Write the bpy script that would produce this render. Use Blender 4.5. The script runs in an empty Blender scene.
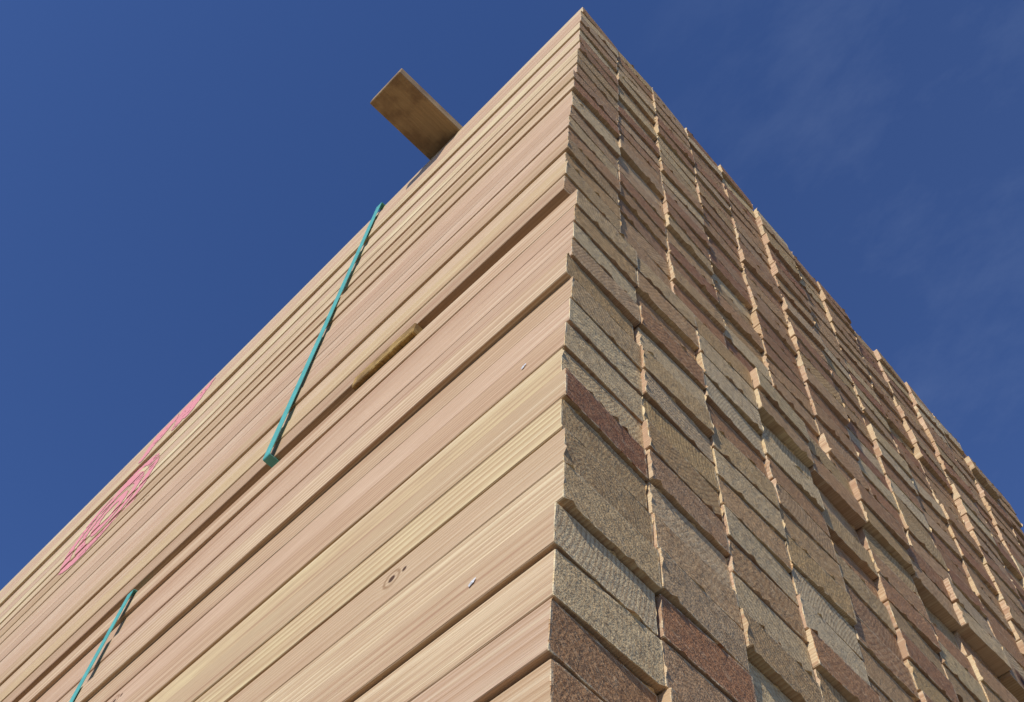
import bpy, math, random, bmesh
import numpy as np
from mathutils import Matrix, Vector
from mathutils import noise as mn
col=bpy.context.scene.collection
TH=.0377; T=.0386; BW=.0885; W=.0895; L=3.66; ROWS=21; COLS=14
S=2.634; GAP=.023
def sag(x):
    t=min(1.0,max(0.0,-x/1.75)); return .020*t*t*(3-2*t)
def nt(name):
    m=bpy.data.materials.new(name); m.use_nodes=True
    t=m.node_tree; t.nodes.clear(); return m,t
class G:
    def __init__(s,t): s.t=t
    def n(s,typ,**k):
        x=s.t.nodes.new(typ)
        for a,b in k.items(): setattr(x,a,b)
        return x
    def lk(s,a,b): s.t.links.new(a,b)
    def put(s,inp,v):
        if isinstance(v,bpy.types.NodeSocket): s.lk(v,inp)
        else: inp.default_value=v
    def m(s,op,a,b=0.0,c=0.0):
        x=s.n('ShaderNodeMath',operation=op)
        s.put(x.inputs[0],a); s.put(x.inputs[1],b); s.put(x.inputs[2],c); return x.outputs[0]
    def xyz(s,a,b,c):
        x=s.n('ShaderNodeCombineXYZ')
        for i,v in enumerate((a,b,c)): s.put(x.inputs[i],v)
        return x.outputs[0]
    def noise(s,vec,scale=1.0,detail=2.0,rough=.5):
        x=s.n('ShaderNodeTexNoise'); s.put(x.inputs['Vector'],vec)
        x.inputs['Scale'].default_value=scale; x.inputs['Detail'].default_value=detail; x.inputs['Roughness'].default_value=rough
        return x.outputs['Fac']
    def mix(s,f,a,b,blend='MIX'):
        x=s.n('ShaderNodeMix',data_type='RGBA',blend_type=blend)
        s.put(x.inputs[0],f); s.put(x.inputs[6],a if not isinstance(a,tuple) else (*a,1)[:4]); s.put(x.inputs[7],b if not isinstance(b,tuple) else (*b,1)[:4])
        return x.outputs[2]
    def mr(s,v,a,b,c=0.0,d=1.0):
        x=s.n('ShaderNodeMapRange'); s.put(x.inputs[0],v)
        for i,k in enumerate((a,b,c,d)): s.put(x.inputs[i+1],k)
        return x.outputs[0]
    def ramp(s,f,cols):
        x=s.n('ShaderNodeValToRGB'); s.lk(f,x.inputs[0]); cr=x.color_ramp
        while len(cr.elements)<len(cols): cr.elements.new(.5)
        for e,(p,c) in zip(cr.elements,cols): e.position=p; e.color=(*c,1)
        return x.outputs[0]
def wood(end):
    m,t=nt("rough_sawn_board_end" if end else "planed_fir_board"); g=G(t)
    out=g.n('ShaderNodeOutputMaterial'); bs=g.n('ShaderNodeBsdfPrincipled'); g.lk(bs.outputs[0],out.inputs[0])
    loc=g.n('ShaderNodeAttribute',attribute_name='loc').outputs['Vector']
    ra=g.n('ShaderNodeAttribute',attribute_name='rnd')
    sr=g.n('ShaderNodeSeparateColor'); g.lk(ra.outputs['Color'],sr.inputs[0]); r1,r2,r3=sr.outputs[0],sr.outputs[1],sr.outputs[2]; r4=ra.outputs['Alpha']
    kx=g.n('ShaderNodeAttribute',attribute_name='knot').outputs['Fac']
    sp=g.n('ShaderNodeSeparateXYZ'); g.lk(loc,sp.inputs[0]); x,y,z=sp.outputs
    off=g.m('MULTIPLY',r1,53.0)
    py=g.m('MULTIPLY',g.m('SUBTRACT',r2,.5),.30)
    pz=g.m('ADD',g.m('MULTIPLY',g.m('SUBTRACT',r3,.5),.26),.02)
    dy=g.m('SUBTRACT',y,py); dz=g.m('SUBTRACT',z,pz)
    rr=g.m('SQRT',g.m('ADD',g.m('MULTIPLY',dy,dy),g.m('MULTIPLY',dz,dz)))
    per=g.m('ADD',.0026 if end else .0014,g.m('MULTIPLY',r3,.0026 if end else .0018))
    bs.inputs['Roughness'].default_value=.8; bs.inputs['Specular IOR Level'].default_value=.2
    bp=g.n('ShaderNodeBump'); bp.inputs['Distance'].default_value=.0009
    if not end:
        ex=g.m('MULTIPLY',g.m('SUBTRACT',x,kx),.9); ez=g.m('SUBTRACT',z,.004)
        ed=g.m('SQRT',g.m('ADD',g.m('MULTIPLY',ex,ex),g.m('MULTIPLY',ez,ez)))
        e2x=g.m('SUBTRACT',x,g.m('ADD',kx,.013)); ed2=g.m('SQRT',g.m('ADD',g.m('MULTIPLY',e2x,e2x),g.m('MULTIPLY',ez,ez)))
        knot=g.m('MAXIMUM',g.mr(ed,.0036,.0024),g.mr(ed2,.0028,.0016))
        kring=g.m('MULTIPLY',g.mr(ed,.0090,.0074),g.mr(ed,.0052,.0066))
        kwarp=g.mr(ed,.018,.003)
        lf=g.noise(g.xyz(g.m('ADD',g.m('MULTIPLY',x,.8),off),g.m('MULTIPLY',y,5.),g.m('MULTIPLY',z,5.)),1.0,2.0)
        rr=g.m('ADD',rr,g.m('MULTIPLY',lf,.012)); rr=g.m('ADD',rr,g.m('MULTIPLY',kwarp,.0018))
        fr=g.m('FRACT',g.m('DIVIDE',rr,per))
        late=g.m('MULTIPLY',g.mr(fr,.25,.86),g.mr(fr,1.0,.92))
        fib=g.noise(g.xyz(g.m('ADD',g.m('MULTIPLY',x,16.),off),g.m('MULTIPLY',y,900.),g.m('MULTIPLY',z,900.)),1.0,2.0,.65)
        streak=g.noise(g.xyz(g.m('ADD',g.m('MULTIPLY',x,1.6),off),g.m('MULTIPLY',y,170.),g.m('MULTIPLY',z,170.)),1.0,3.0,.65)
        blot=g.noise(g.xyz(g.m('ADD',g.m('MULTIPLY',x,8.),off),g.m('MULTIPLY',y,28.),g.m('MULTIPLY',z,28.)),1.0,4.0,.7)
        tone=g.ramp(r4,[(0,(.73,.575,.32)),(.14,(.60,.405,.27)),(.28,(.84,.71,.43)),(.42,(.70,.495,.34)),(.55,(.76,.62,.345)),(.68,(.47,.31,.20)),(.80,(.75,.56,.39)),(.90,(.57,.42,.24)),(1,(.86,.74,.48))])
        base=g.mix(g.mr(blot,.38,.70,0.,.50),tone,(.56,.365,.23))
        base=g.mix(g.m('MULTIPLY',late,g.m('ADD',.26,g.m('MULTIPLY',r2,.42))),base,(.39,.21,.10))
        base=g.mix(g.mr(fib,.35,.75,0.,.50),base,(.39,.26,.15))
        base=g.mix(g.mr(streak,.54,.70,0.,.62),base,(.36,.19,.11))
        base=g.mix(g.mr(streak,.42,.24,0.,.45),base,(.93,.81,.55))
        base=g.mix(g.m('MULTIPLY',knot,.95),base,(.07,.03,.015))
        base=g.mix(g.m('MULTIPLY',kring,.6),base,(.24,.12,.05))
        g.lk(base,bs.inputs['Base Color'])
        bp.inputs['Strength'].default_value=.7; g.lk(fib,bp.inputs['Height'])
    else:
        cv=g.xyz(off,y,z)
        e1=g.noise(cv,620.,2.,.65); e2=g.noise(cv,110.,3.,.7); e3=g.noise(cv,24.,2.,.55)
        rr=g.m('ADD',rr,g.m('MULTIPLY',e3,.004)); rr=g.m('ADD',rr,g.m('MULTIPLY',e2,.0014))
        fr=g.m('FRACT',g.m('DIVIDE',rr,per))
        late=g.m('MULTIPLY',g.mr(fr,.3,.75),g.mr(fr,1.0,.85))
        slope=g.m('ADD',.3,g.m('MULTIPLY',r2,.9))
        ang=g.m('ADD',z,g.m('MULTIPLY',y,slope)); alo=g.m('SUBTRACT',y,g.m('MULTIPLY',z,slope))
        saw=g.noise(g.xyz(g.m('ADD',g.m('MULTIPLY',ang,850.),off),g.m('MULTIPLY',alo,85.),r1),1.,2.,.6)
        et=g.ramp(r1,[(0,(.70,.47,.20)),(.14,(.50,.235,.11)),(.28,(.82,.60,.29)),(.42,(.60,.34,.155)),(.56,(.86,.65,.34)),(.70,(.41,.18,.085)),(.82,(.70,.48,.22)),(.92,(.54,.285,.13)),(1,(.88,.67,.37))])
        eb=g.mix(g.m('MULTIPLY',late,g.m('ADD',.20,g.m('MULTIPLY',r4,.28))),et,(.25,.10,.038))
        eb=g.mix(g.mr(saw,.52,.70,0.,.38),eb,(.94,.74,.44))
        eb=g.mix(g.mr(saw,.48,.30,0.,.48),eb,(.19,.085,.034))
        eb=g.mix(g.mr(e2,.50,.75,0.,.45),eb,(.23,.115,.048))
        eb=g.mix(g.mr(e1,.56,.72,0.,.28),eb,(.12,.06,.028))
        gk=g.m('LESS_THAN',kx,-90.)
        kr=g.m('SQRT',g.m('ADD',g.m('MULTIPLY',y,y),g.m('MULTIPLY',z,z)))
        kr=g.m('ADD',kr,g.m('MULTIPLY',g.m('SUBTRACT',e2,.5),.006))
        eb=g.mix(g.m('MULTIPLY',gk,g.mr(kr,.022,.017,0.,.85)),eb,(.19,.08,.03))
        eb=g.mix(g.m('MULTIPLY',gk,g.mr(kr,.012,.009,0.,.97)),eb,(.03,.013,.007))
        ry=g.mr(g.m('ABSOLUTE',y),BW/2-.0022,BW/2-.0005); rz=g.mr(g.m('ABSOLUTE',z),TH/2-.0018,TH/2-.0004)
        rim=g.m('MULTIPLY',g.m('MAXIMUM',ry,rz),g.mr(e2,.42,.58))
        eb=g.mix(g.m('MULTIPLY',rim,.65),eb,(.92,.78,.50))
        g.lk(eb,bs.inputs['Base Color'])
        he=g.m('ADD',g.m('ADD',g.m('MULTIPLY',e1,.9),g.m('MULTIPLY',saw,2.2)),g.m('MULTIPLY',e2,2.1))
        bp.inputs['Strength'].default_value=.85; g.lk(he,bp.inputs['Height'])
    g.lk(bp.outputs[0],bs.inputs['Normal'])
    return m
WOOD=wood(False); WEND=wood(True)
def simple(name,c,rough=.5,spec=.4,var=.15,scale=60.):
    m,t=nt(name); g=G(t); out=g.n('ShaderNodeOutputMaterial'); bs=g.n('ShaderNodeBsdfPrincipled'); g.lk(bs.outputs[0],out.inputs[0])
    tc=g.n('ShaderNodeTexCoord'); f=g.noise(tc.outputs['Object'],scale,4.,.6)
    c2=tuple(v*(1-var*2) for v in c)
    g.lk(g.mix(g.mr(f,.3,.7),c,c2),bs.inputs['Base Color']); bs.inputs['Roughness'].default_value=rough; bs.inputs['Specular IOR Level'].default_value=spec
    return m
STRAP=simple("teal_plastic_strap",(.13,.52,.45),.4,.5,.12,70.)
PAINT=simple("pink_stamp_ink",(.80,.33,.35),.8,.1,.08,120.)
WHITE=simple("white_residue",(.75,.76,.78),.6,.3,.05,200.)
def spacer_mat(name,ca,cb,cd,sc=(110,18,330),k=.7):
    m,t=nt(name); g=G(t); out=g.n('ShaderNodeOutputMaterial'); bs=g.n('ShaderNodeBsdfPrincipled'); g.lk(bs.outputs[0],out.inputs[0])
    tc=g.n('ShaderNodeTexCoord'); mp=g.n('ShaderNodeMapping'); mp.inputs['Scale'].default_value=sc; g.lk(tc.outputs['Object'],mp.inputs[0])
    v=g.n('ShaderNodeTexVoronoi'); v.inputs['Scale'].default_value=1.; g.lk(mp.outputs[0],v.inputs['Vector'])
    f=g.noise(mp.outputs[0],3. if k>.6 else 1.,4.,.65)
    s=g.n('ShaderNodeSeparateColor'); g.lk(v.outputs['Color'],s.inputs[0])
    b=g.noise(tc.outputs['Object'],26.,3.,.6)
    c=g.mix(s.outputs[0] if k>.6 else f,ca,cb); c=g.mix(g.mr(f,.4,.7,0.,k),c,cd); c=g.mix(g.mr(b,.42,.62,0.,.75),c,cd)
    g.lk(c,bs.inputs['Base Color']); bs.inputs['Roughness'].default_value=.85
    bp=g.n('ShaderNodeBump'); bp.inputs['Distance'].default_value=.002*k; g.lk(f,bp.inputs['Height']); g.lk(bp.outputs[0],bs.inputs['Normal'])
    return m
SPACER=spacer_mat("strand_board_spacer",(.36,.21,.05),(.66,.43,.13),(.17,.085,.022))
SPACER2=spacer_mat("weathered_board",(.34,.23,.11),(.42,.29,.14),(.19,.115,.055),(220,5,40),.55)
c=.0007
def section():
    w=BW/2;h=TH/2;pts=[];n=16
    for i in range(n+1): pts.append((-w+c+(2*w-2*c)*i/n,-h))
    for i in range(7): pts.append((w,-h+c+(2*h-2*c)*i/6))
    for i in range(n+1): pts.append((w-c-(2*w-2*c)*i/n,h))
    for i in range(7): pts.append((-w,h-c-(2*h-2*c)*i/6))
    return pts
SEC=section()
def board_geo(R,detail,bow,roll,skew,hs,length=L):
    if detail==2: xs=[0,-.0006,-.08]+[-.08-(length-.08)*i/18 for i in range(1,19)]
    elif detail==1: xs=[0,-.0006,-.5,-1.,-1.5,-length]
    else: xs=[0,-length]
    V=[];Lc=[];F=[];MI=[]
    sec=SEC if detail else [(-BW/2,-TH/2),(BW/2,-TH/2),(BW/2,TH/2),(-BW/2,TH/2)]
    n=len(sec); cr,sr=math.cos(roll),math.sin(roll)
    hs*=R.uniform(.962,.996)
    for k,x in enumerate(xs):
        for (y,z) in sec:
            xx=x; f=1.0
            if detail:
                if k==0: f=.994; xx+=R.uniform(-.0003,.0003)
                elif k==1:
                    q=R.random(); xx+=R.uniform(-.0003,.0005)+(R.uniform(.0008,.003) if q>.89 else 0)
            if k<=1: xx+=skew[0]*y+skew[1]*z
            yy,zz=(y*f, z*hs*(.988 if k==0 and detail else 1))
            b=bow(x) if bow else 0
            V.append((xx,yy*cr-zz*sr+b,yy*sr+zz*cr-(sag(x) if detail else 0))); Lc.append((x,y,z))
    for k in range(len(xs)-1):
        a=k*n;b2=(k+1)*n
        for i in range(n):
            j=(i+1)%n; F.append((a+i,b2+i,b2+j,a+j)); MI.append(1 if (k==0 and detail) else 0)
    F.append(tuple(range(n))); MI.append(1)
    F.append(tuple(reversed(range((len(xs)-1)*n,len(xs)*n)))); MI.append(1)
    return V,Lc,F,MI
def make_mesh(name,V,Lc,Rn,F,MI,K):
    me=bpy.data.meshes.new(name); me.from_pydata(V,[],F)
    a=me.attributes.new('loc','FLOAT_VECTOR','POINT'); a.data.foreach_set('vector',np.array(Lc,dtype=np.float32).ravel())
    b=me.attributes.new('rnd','FLOAT_COLOR','POINT'); b.data.foreach_set('color',np.array(Rn,dtype=np.float32).ravel())
    k=me.attributes.new('knot','FLOAT','POINT'); k.data.foreach_set('value',np.array(K,dtype=np.float32))
    me.materials.append(WOOD); me.materials.append(WEND); me.polygons.foreach_set('material_index',MI); me.update(); return me
def link(o,parent=None):
    col.objects.link(o)
    if parent: o.parent=parent
    return o
CAM=Vector((.27414,-.26243,S-1.03415-.015+.006))
KNOTS={('lower',0,9):-.160,('lower',0,14):-.62,('upper',0,9):-.95,('lower',0,6):-.36,('lower',0,18):-1.02,('lower',8,19):-100.}
TILT=.0012
def bundle(base_z,kind,label,xlean,seed,missing=None,detail=True,ysh=0):
    R=random.Random(seed)
    e=bpy.data.objects.new("lumber_bundle",None); e.empty_display_size=.2; link(e); e.location=(0,ysh,base_z)
    e["label"]=label; e["category"]="lumber bundle"; e["group"]="stacked bundles of framing lumber"
    boards=[];front={}; lastr4=0
    for cidx in range(COLS):
        cx=R.gauss(0,.0022)
        amp=R.uniform(.003,.010)*(1 if (cidx%2) else -1) if cidx else 0
        for r in range(ROWS):
            j=R.gauss(0,.0015)
            if R.random()<.08: j+=R.uniform(.001,.003)
            if R.random()<.12: j-=R.uniform(.0015,.005)
            if cidx==0: j*=.7 if kind=='upper' else 1.0
            ledge=kind=='lower' and cidx>=3 and r>=ROWS-2
            x0=xlean(r)-.044*(cidx+.3)*W+j+(cx if cidx else cx*.2)-.0012
            y0=cidx*W+W/2+R.gauss(0,.0004)
            if cidx==0:
                y0+=R.gauss(0,.0013 if kind=='upper' else .0018)
                if kind=='lower':
                    if r in(16,12): y0-=.002
                    if r in(15,9): y0+=.002
                    if r<=5: x0-=.004; y0+=.003
            u=math.pi*(r+.5)/ROWS
            z0=T/2+r*T+R.gauss(0,.0003)+amp*math.sin(u)-TILT*cidx
            hs=1+amp*math.pi/ROWS*math.cos(u)/T
            if kind=='lower' and cidx>=3: x0+=.0025 if ledge else (-.009 if r==ROWS-3 else -.003)
            A=R.uniform(-.0026,.0026) if cidx==0 else 0; ph=R.uniform(0,6)
            if kind=='upper': A*=.5
            bow=(lambda x,A=A,ph=ph:A*(math.sin(x*1.7+ph)-math.sin(ph))) if cidx==0 else None
            r1=R.random()
            pr=.50+.03*cidx if kind=='upper' else (.16+.045*cidx)
            if R.random()<pr: r1=R.choice((.14,.70,.42,.92,.42))+R.uniform(-.05,.05)
            else: r1=R.choice((0.02,.28,.56,.82,1,r1,r1))+R.uniform(-.03,.03)
            r1=min(1,max(0,r1))
            r4=R.random(); r2=R.random(); r3=R.random()
            if cidx==0:
                if abs(r4-lastr4)<.12: r4=(r4+.37)%1
                lastr4=r4
            if cidx==0 and kind=='upper' and R.random()<.5: r4=R.choice((0,.28,.42,.80,.9,1))*.98
            if cidx==0 and kind=='upper' and r==0: r4=.66; y0+=.0015
            if cidx==0 and kind=='lower' and r in(4,5): r1=.91; r2=.52; r3=.36
            rnd=(r1,r2,r3,r4)
            roll=R.uniform(-.007,.007); sk=(-.048+R.uniform(-.032,.032),R.uniform(-.03,.015))
            if missing and missing(cidx,r): continue
            d=(Vector((x0,y0+ysh,z0+base_z))-CAM).length
            if kind=='lower' and r<4: d+=10
            boards.append((d,cidx,r,x0,y0,z0,bow,rnd,roll,sk,hs))
            if cidx==0: front[r]=(y0-BW/2,bow)
    boards.sort(key=lambda b:b[0])
    VV=[];LL=[];RR=[];FF=[];MM=[];KK=[]
    for i,(d,ci,r,x0,y0,z0,bow,rnd,roll,skew,hs) in enumerate(boards):
        if ci: roll*=.5
        kn=KNOTS.get((kind,ci,r),50.)
        V,Lc,F,MI=board_geo(R,0 if not detail else (2 if ci==0 else 1),bow,roll,skew,hs)
        if detail and i<100:
            me=make_mesh("board",V,Lc,[rnd]*len(V),F,MI,[kn]*len(V))
            o=bpy.data.objects.new("board",me); link(o,e); o.location=(x0,y0,z0)
        else:
            k=len(VV); VV+=[(a+x0,b+y0,cc+z0) for a,b,cc in V]; LL+=Lc; RR+=[rnd]*len(V); FF+=[tuple(q+k for q in f) for f in F]; MM+=MI; KK+=[kn]*len(V)
    o=bpy.data.objects.new("boards",make_mesh("boards",VV,LL,RR,FF,MM,KK)); link(o,e); o["kind"]="stuff"
    return e,front
def strap(parent,xt,xb,ytop,ztop,width=.0155,front_y=-.0042,th=.0008,sg=True):
    path=[];y0,y1=front_y,ytop; z0,z1=-.0012,ztop
    def xat(z): return xb+(xt-xb)*(z-z0)/(z1-z0)
    rad=.0022
    def arc(cy,cz,a0,a1):
        for i in range(6):
            a=math.radians(a0+(a1-a0)*i/5); path.append((cy+rad*math.cos(a),cz+rad*math.sin(a),math.cos(a),math.sin(a)))
    arc(y0+rad,z1-rad,90,180); arc(y0+rad,z0+rad,180,270); arc(y1-rad,z0+rad,270,360); arc(y1-rad,z1-rad,0,90)
    V=[];F=[];n=len(path)
    for (y,z,ny,nz) in path:
        x=xat(z); dzz=(sag(x) if sg else 0)+(TILT*(COLS-1) if y>y1/2 else 0)
        for sx,o in((-1,0),(1,0),(1,1),(-1,1)): V.append((x+sx*width/2,y+ny*th*o,z+nz*th*o-dzz))
    for i in range(n):
        j=(i+1)%n
        for k in range(4):
            l=(k+1)%4; F.append((i*4+k,i*4+l,j*4+l,j*4+k))
    me=bpy.data.meshes.new("strap"); me.from_pydata(V,[],F); me.materials.append(STRAP)
    bm=bmesh.new(); bm.from_mesh(me); bmesh.ops.recalc_face_normals(bm,faces=bm.faces); bm.to_mesh(me); bm.free()
    return link(bpy.data.objects.new("strap",me),parent)
H=ROWS*T
up,upf=bundle(S,'upper',"strapped bundle of planed fir boards with faded pink stamp",lambda r:-.009+.021*r/20,3,missing=lambda ci,r: r==20 and ci>=5,ysh=-.0042)
lo,lof=bundle(S-GAP-H,'lower',"strapped fir boards with rough sawn ends under another bundle",lambda r:.007*max(0,(r-8)/12)**1.5,5)
ztop=H+.0012
strap(up,-.485,-.477,COLS*W+.003,ztop,width=.0135,front_y=-.0046); strap(up,-2.9,-2.9,COLS*W+.003,ztop)
strap(lo,-.736,-.741,COLS*W+.003,ztop-.001,width=.012,front_y=-.0062); strap(lo,-2.9,-2.9,COLS*W+.003,ztop,front_y=-.0065)
for k,zb in enumerate((S-2*(GAP+H),S-3*(GAP+H))):
    b,_=bundle(zb,'low',"strapped bundle of fir boards at the foot of the stack",lambda r:0,20+k,detail=False)
    strap(b,-.75,-.75,COLS*W+.003,ztop,sg=False); strap(b,-2.9,-2.9,COLS*W+.003,ztop,sg=False)
# stamp
def segd(px,pz,a,b):
    ax,az=a;bx,bz=b;dx,dz=bx-ax,bz-az;t=max(0,min(1,((px-ax)*dx+(pz-az)*dz)/(dx*dx+dz*dz+1e-12)))
    return math.hypot(px-ax-dx*t,pz-az-dz*t)
strokes=[]
def poly(pts,x0,z0,sx,sz):
    for a,b in zip(pts,pts[1:]): strokes.append(((x0+a[0]*sx,z0+a[1]*sz),(x0+b[0]*sx,z0+b[1]*sz)))
xx=-1.135
glyphs=[[(0,0),(.05,1),(.5,1),(.6,.75),(.45,.5),(.08,.5)],[(0,.9),(.2,0),(.45,.7),(.65,0),(.85,1)]]
for gph,a in zip(glyphs,[1.1,1.3]):
    poly(gph,xx,.686,.082,.080); xx+=a*.082
def inlogo(x,z):
    dx_,dz_=x+1.150,z-.522; r=math.hypot(dx_,dz_)
    if r<.140:
        for rc,wd in((.118,.0140),(.078,.0130),(.038,.0120)):
            if abs(r-rc)<wd: return True
    if z>.655:
        for a,b in strokes:
            if segd(x,z,a,b)<.0195: return True
    return False
V=[];F=[];dx=.003
for r in range(ROWS):
    z0=r*T+.0013; z1=(r+1)*T-.0013
    if z1<.34 or r not in upf: continue
    nz=12; dz=(z1-z0)/nz; y0,bow=upf[r]
    for iz in range(nz):
        for ix in range(int(.50/dx)):
            x=-1.36+ix*dx; z=z0+iz*dz
            if inlogo(x+dx/2,z+dz/2):
                nn=.45*mn.noise(Vector((x*9,z*9,0)))+.9*mn.noise(Vector((x*60,z*600,3)))
                if nn>.50: continue
                k=len(V)
                for X,Z in((x,z),(x+dx,z),(x+dx,z+dz),(x,z+dz)): V.append((X,y0+bow(X)-.0008,Z-sag(X)))
                F.append((k,k+1,k+2,k+3))
me=bpy.data.meshes.new("painted_logo"); me.from_pydata(V,[],F); me.materials.append(PAINT)
lg=bpy.data.objects.new("painted_logo",me); link(lg,up); lg["label"]="faded pink stamp of concentric rings and lettering"
def blob(parent,x,y,z,s,seed):
    R=random.Random(seed); V=[];n=12
    for i in range(n):
        a=i/n*6.283; q=s*R.uniform(.5,1.1); V.append((x+q*1.2*math.cos(a),y,z+q*.6*math.sin(a)+q*.5*math.cos(a)))
    V.append((x,y-.0008,z))
    me=bpy.data.meshes.new("white_spot"); me.from_pydata(V,[],[(i,(i+1)%n,n) for i in range(n)]); me.materials.append(WHITE)
    link(bpy.data.objects.new("white_spot",me),parent)
for (x,zabs,s) in((-.068,-.545,.0030),(-.045,-.31,.0035)):
    zl=zabs+GAP+H; r=int(zl//T); y,bw=lof[r]; blob(lo,x,y+bw(x)-.0008,(r+.5)*T,s,int(-x*1000))
def spacer(x,y0,y1,z,label,mat=SPACER,w=.089,h=.038):
    bm=bmesh.new(); bmesh.ops.create_cube(bm,size=1.0)
    for v in bm.verts: v.co=Vector((v.co.x*w,v.co.y*(y1-y0),v.co.z*h))
    bmesh.ops.bevel(bm,geom=bm.edges[:],offset=.0012,segments=1,affect='EDGES')
    me=bpy.data.meshes.new("wooden_spacer"); bm.to_mesh(me); bm.free(); me.materials.append(mat)
    o=bpy.data.objects.new("wooden_spacer",me); link(o); o.location=(x,(y0+y1)/2,z+h/2)
    o.rotation_euler=(-math.atan(TILT/W),0,0)
    o["label"]=label; o["category"]="wooden spacer"; return o
Yb=COLS*W
spacer(-.322,-.142,Yb+.05,S+ztop-.0065,"flat wooden spacer sticking out over the top of the bundle",mat=SPACER2,w=.078,h=.026)
for k in range(3):
    zb=S-GAP-k*(T*ROWS+GAP)
    for x in (-.275,-1.9,-3.3):
        s_=sag(x) if k==0 else 0
        spacer(x,-.0060 if x>-1 else .01,Yb-.02,zb+.0008-TILT*COLS/2-s_,"flat wooden spacer squeezed between two lumber bundles",w=.1,h=GAP-.0014)
zb=S-3*(GAP+H)
for x in(-.4,-1.8,-3.2):
    o=spacer(x,0.0,Yb,0.0,"thick timber bearer under the lumber stack on gravel",w=.1,h=zb-.012); o.rotation_euler=(0,0,0)
# ground
m,t=nt("yard_gravel"); g=G(t); out=g.n('ShaderNodeOutputMaterial'); bs=g.n('ShaderNodeBsdfPrincipled'); g.lk(bs.outputs[0],out.inputs[0])
tc=g.n('ShaderNodeTexCoord'); a=g.noise(tc.outputs['Object'],40.,4.,.7); b=g.noise(tc.outputs['Object'],.6,4.,.6)
g.lk(g.mix(g.mr(b,.35,.65,0.,.6),g.mix(a,(.12,.105,.08),(.25,.215,.155)),(.16,.13,.09)),bs.inputs['Base Color']); bs.inputs['Roughness'].default_value=.95
N=24;V=[];F=[]
for i in range(N+1):
    for j in range(N+1):
        X=(i/N*2-1);Y=(j/N*2-1); V.append((600*X*abs(X),600*Y*abs(Y),0))
for i in range(N):
    for j in range(N): k=i*(N+1)+j; F.append((k,k+N+1,k+N+2,k+1))
me=bpy.data.meshes.new("ground"); me.from_pydata(V,[],F); me.materials.append(m)
go=bpy.data.objects.new("ground",me); link(go); go["kind"]="structure"; go["label"]="gravel lumber yard ground"
# light
s=Vector((.25,-.80,.47)).normalized()
l=bpy.data.lights.new("sun","SUN"); l.energy=3.8; l.angle=math.radians(.5); l.color=(1,.945,.85)
so=bpy.data.objects.new("sun",l); link(so); so.location=(3,-6,8); so.rotation_euler=s.to_track_quat('Z','Y').to_euler()
w=bpy.data.worlds.new("World"); bpy.context.scene.world=w; w.use_nodes=True; t=w.node_tree; t.nodes.clear(); g=G(t)
out=g.n('ShaderNodeOutputWorld'); bg=g.n('ShaderNodeBackground'); g.lk(bg.outputs[0],out.inputs[0]); bg.inputs[1].default_value=.088
sky=g.n('ShaderNodeTexSky',sky_type='NISHITA'); sky.sun_disc=False; sky.sun_elevation=math.asin(s.z); sky.sun_rotation=math.atan2(s.x,s.y)
sky.air_density=1.0; sky.dust_density=.2; sky.ozone_density=3.0
tint=g.mix(1.0,sky.outputs[0],(.79,1.0,1.54),'MULTIPLY')
tc=g.n('ShaderNodeTexCoord'); mp=g.n('ShaderNodeMapping'); mp.inputs['Rotation'].default_value=(.3,.2,.6); mp.inputs['Scale'].default_value=(2.,4.,3.); g.lk(tc.outputs['Generated'],mp.inputs[0])
c1=g.noise(mp.outputs[0],2.6,6.,.65)
vd=g.n('ShaderNodeVectorMath',operation='DOT_PRODUCT'); g.lk(tc.outputs['Generated'],vd.inputs[0]); vd.inputs[1].default_value=(.70,.71,.06)
cl=g.m('ADD',g.m('MULTIPLY',g.mr(c1,.48,.80,0.,.08),g.mr(vd.outputs['Value'],.05,.25)),g.mr(vd.outputs['Value'],.0,.5,0.,.025))
g.lk(g.mix(cl,tint,(4.8,6.0,8.6)),bg.inputs[0])
# camera
f,psi,th,ro=1109.59,2.47734,1.06883,.12744
Fv=Vector((math.cos(th)*math.cos(psi),math.cos(th)*math.sin(psi),math.sin(th)))
R0=Fv.cross(Vector((0,0,1))).normalized(); U0=R0.cross(Fv)
Rv=math.cos(ro)*R0+math.sin(ro)*U0; Uv=-math.sin(ro)*R0+math.cos(ro)*U0
cam=bpy.data.cameras.new("camera"); cam.sensor_width=36; cam.lens=f/1024*36; cam.clip_start=.01; cam.clip_end=3000
co=bpy.data.objects.new("camera",cam); link(co)
co.matrix_world=Matrix(((Rv.x,Uv.x,-Fv.x,CAM.x),(Rv.y,Uv.y,-Fv.y,CAM.y),(Rv.z,Uv.z,-Fv.z,CAM.z),(0,0,0,1)))
sc=bpy.context.scene; sc.camera=co
sc.view_settings.view_transform='Standard'; sc.view_settings.look='None'; sc.view_settings.exposure=0
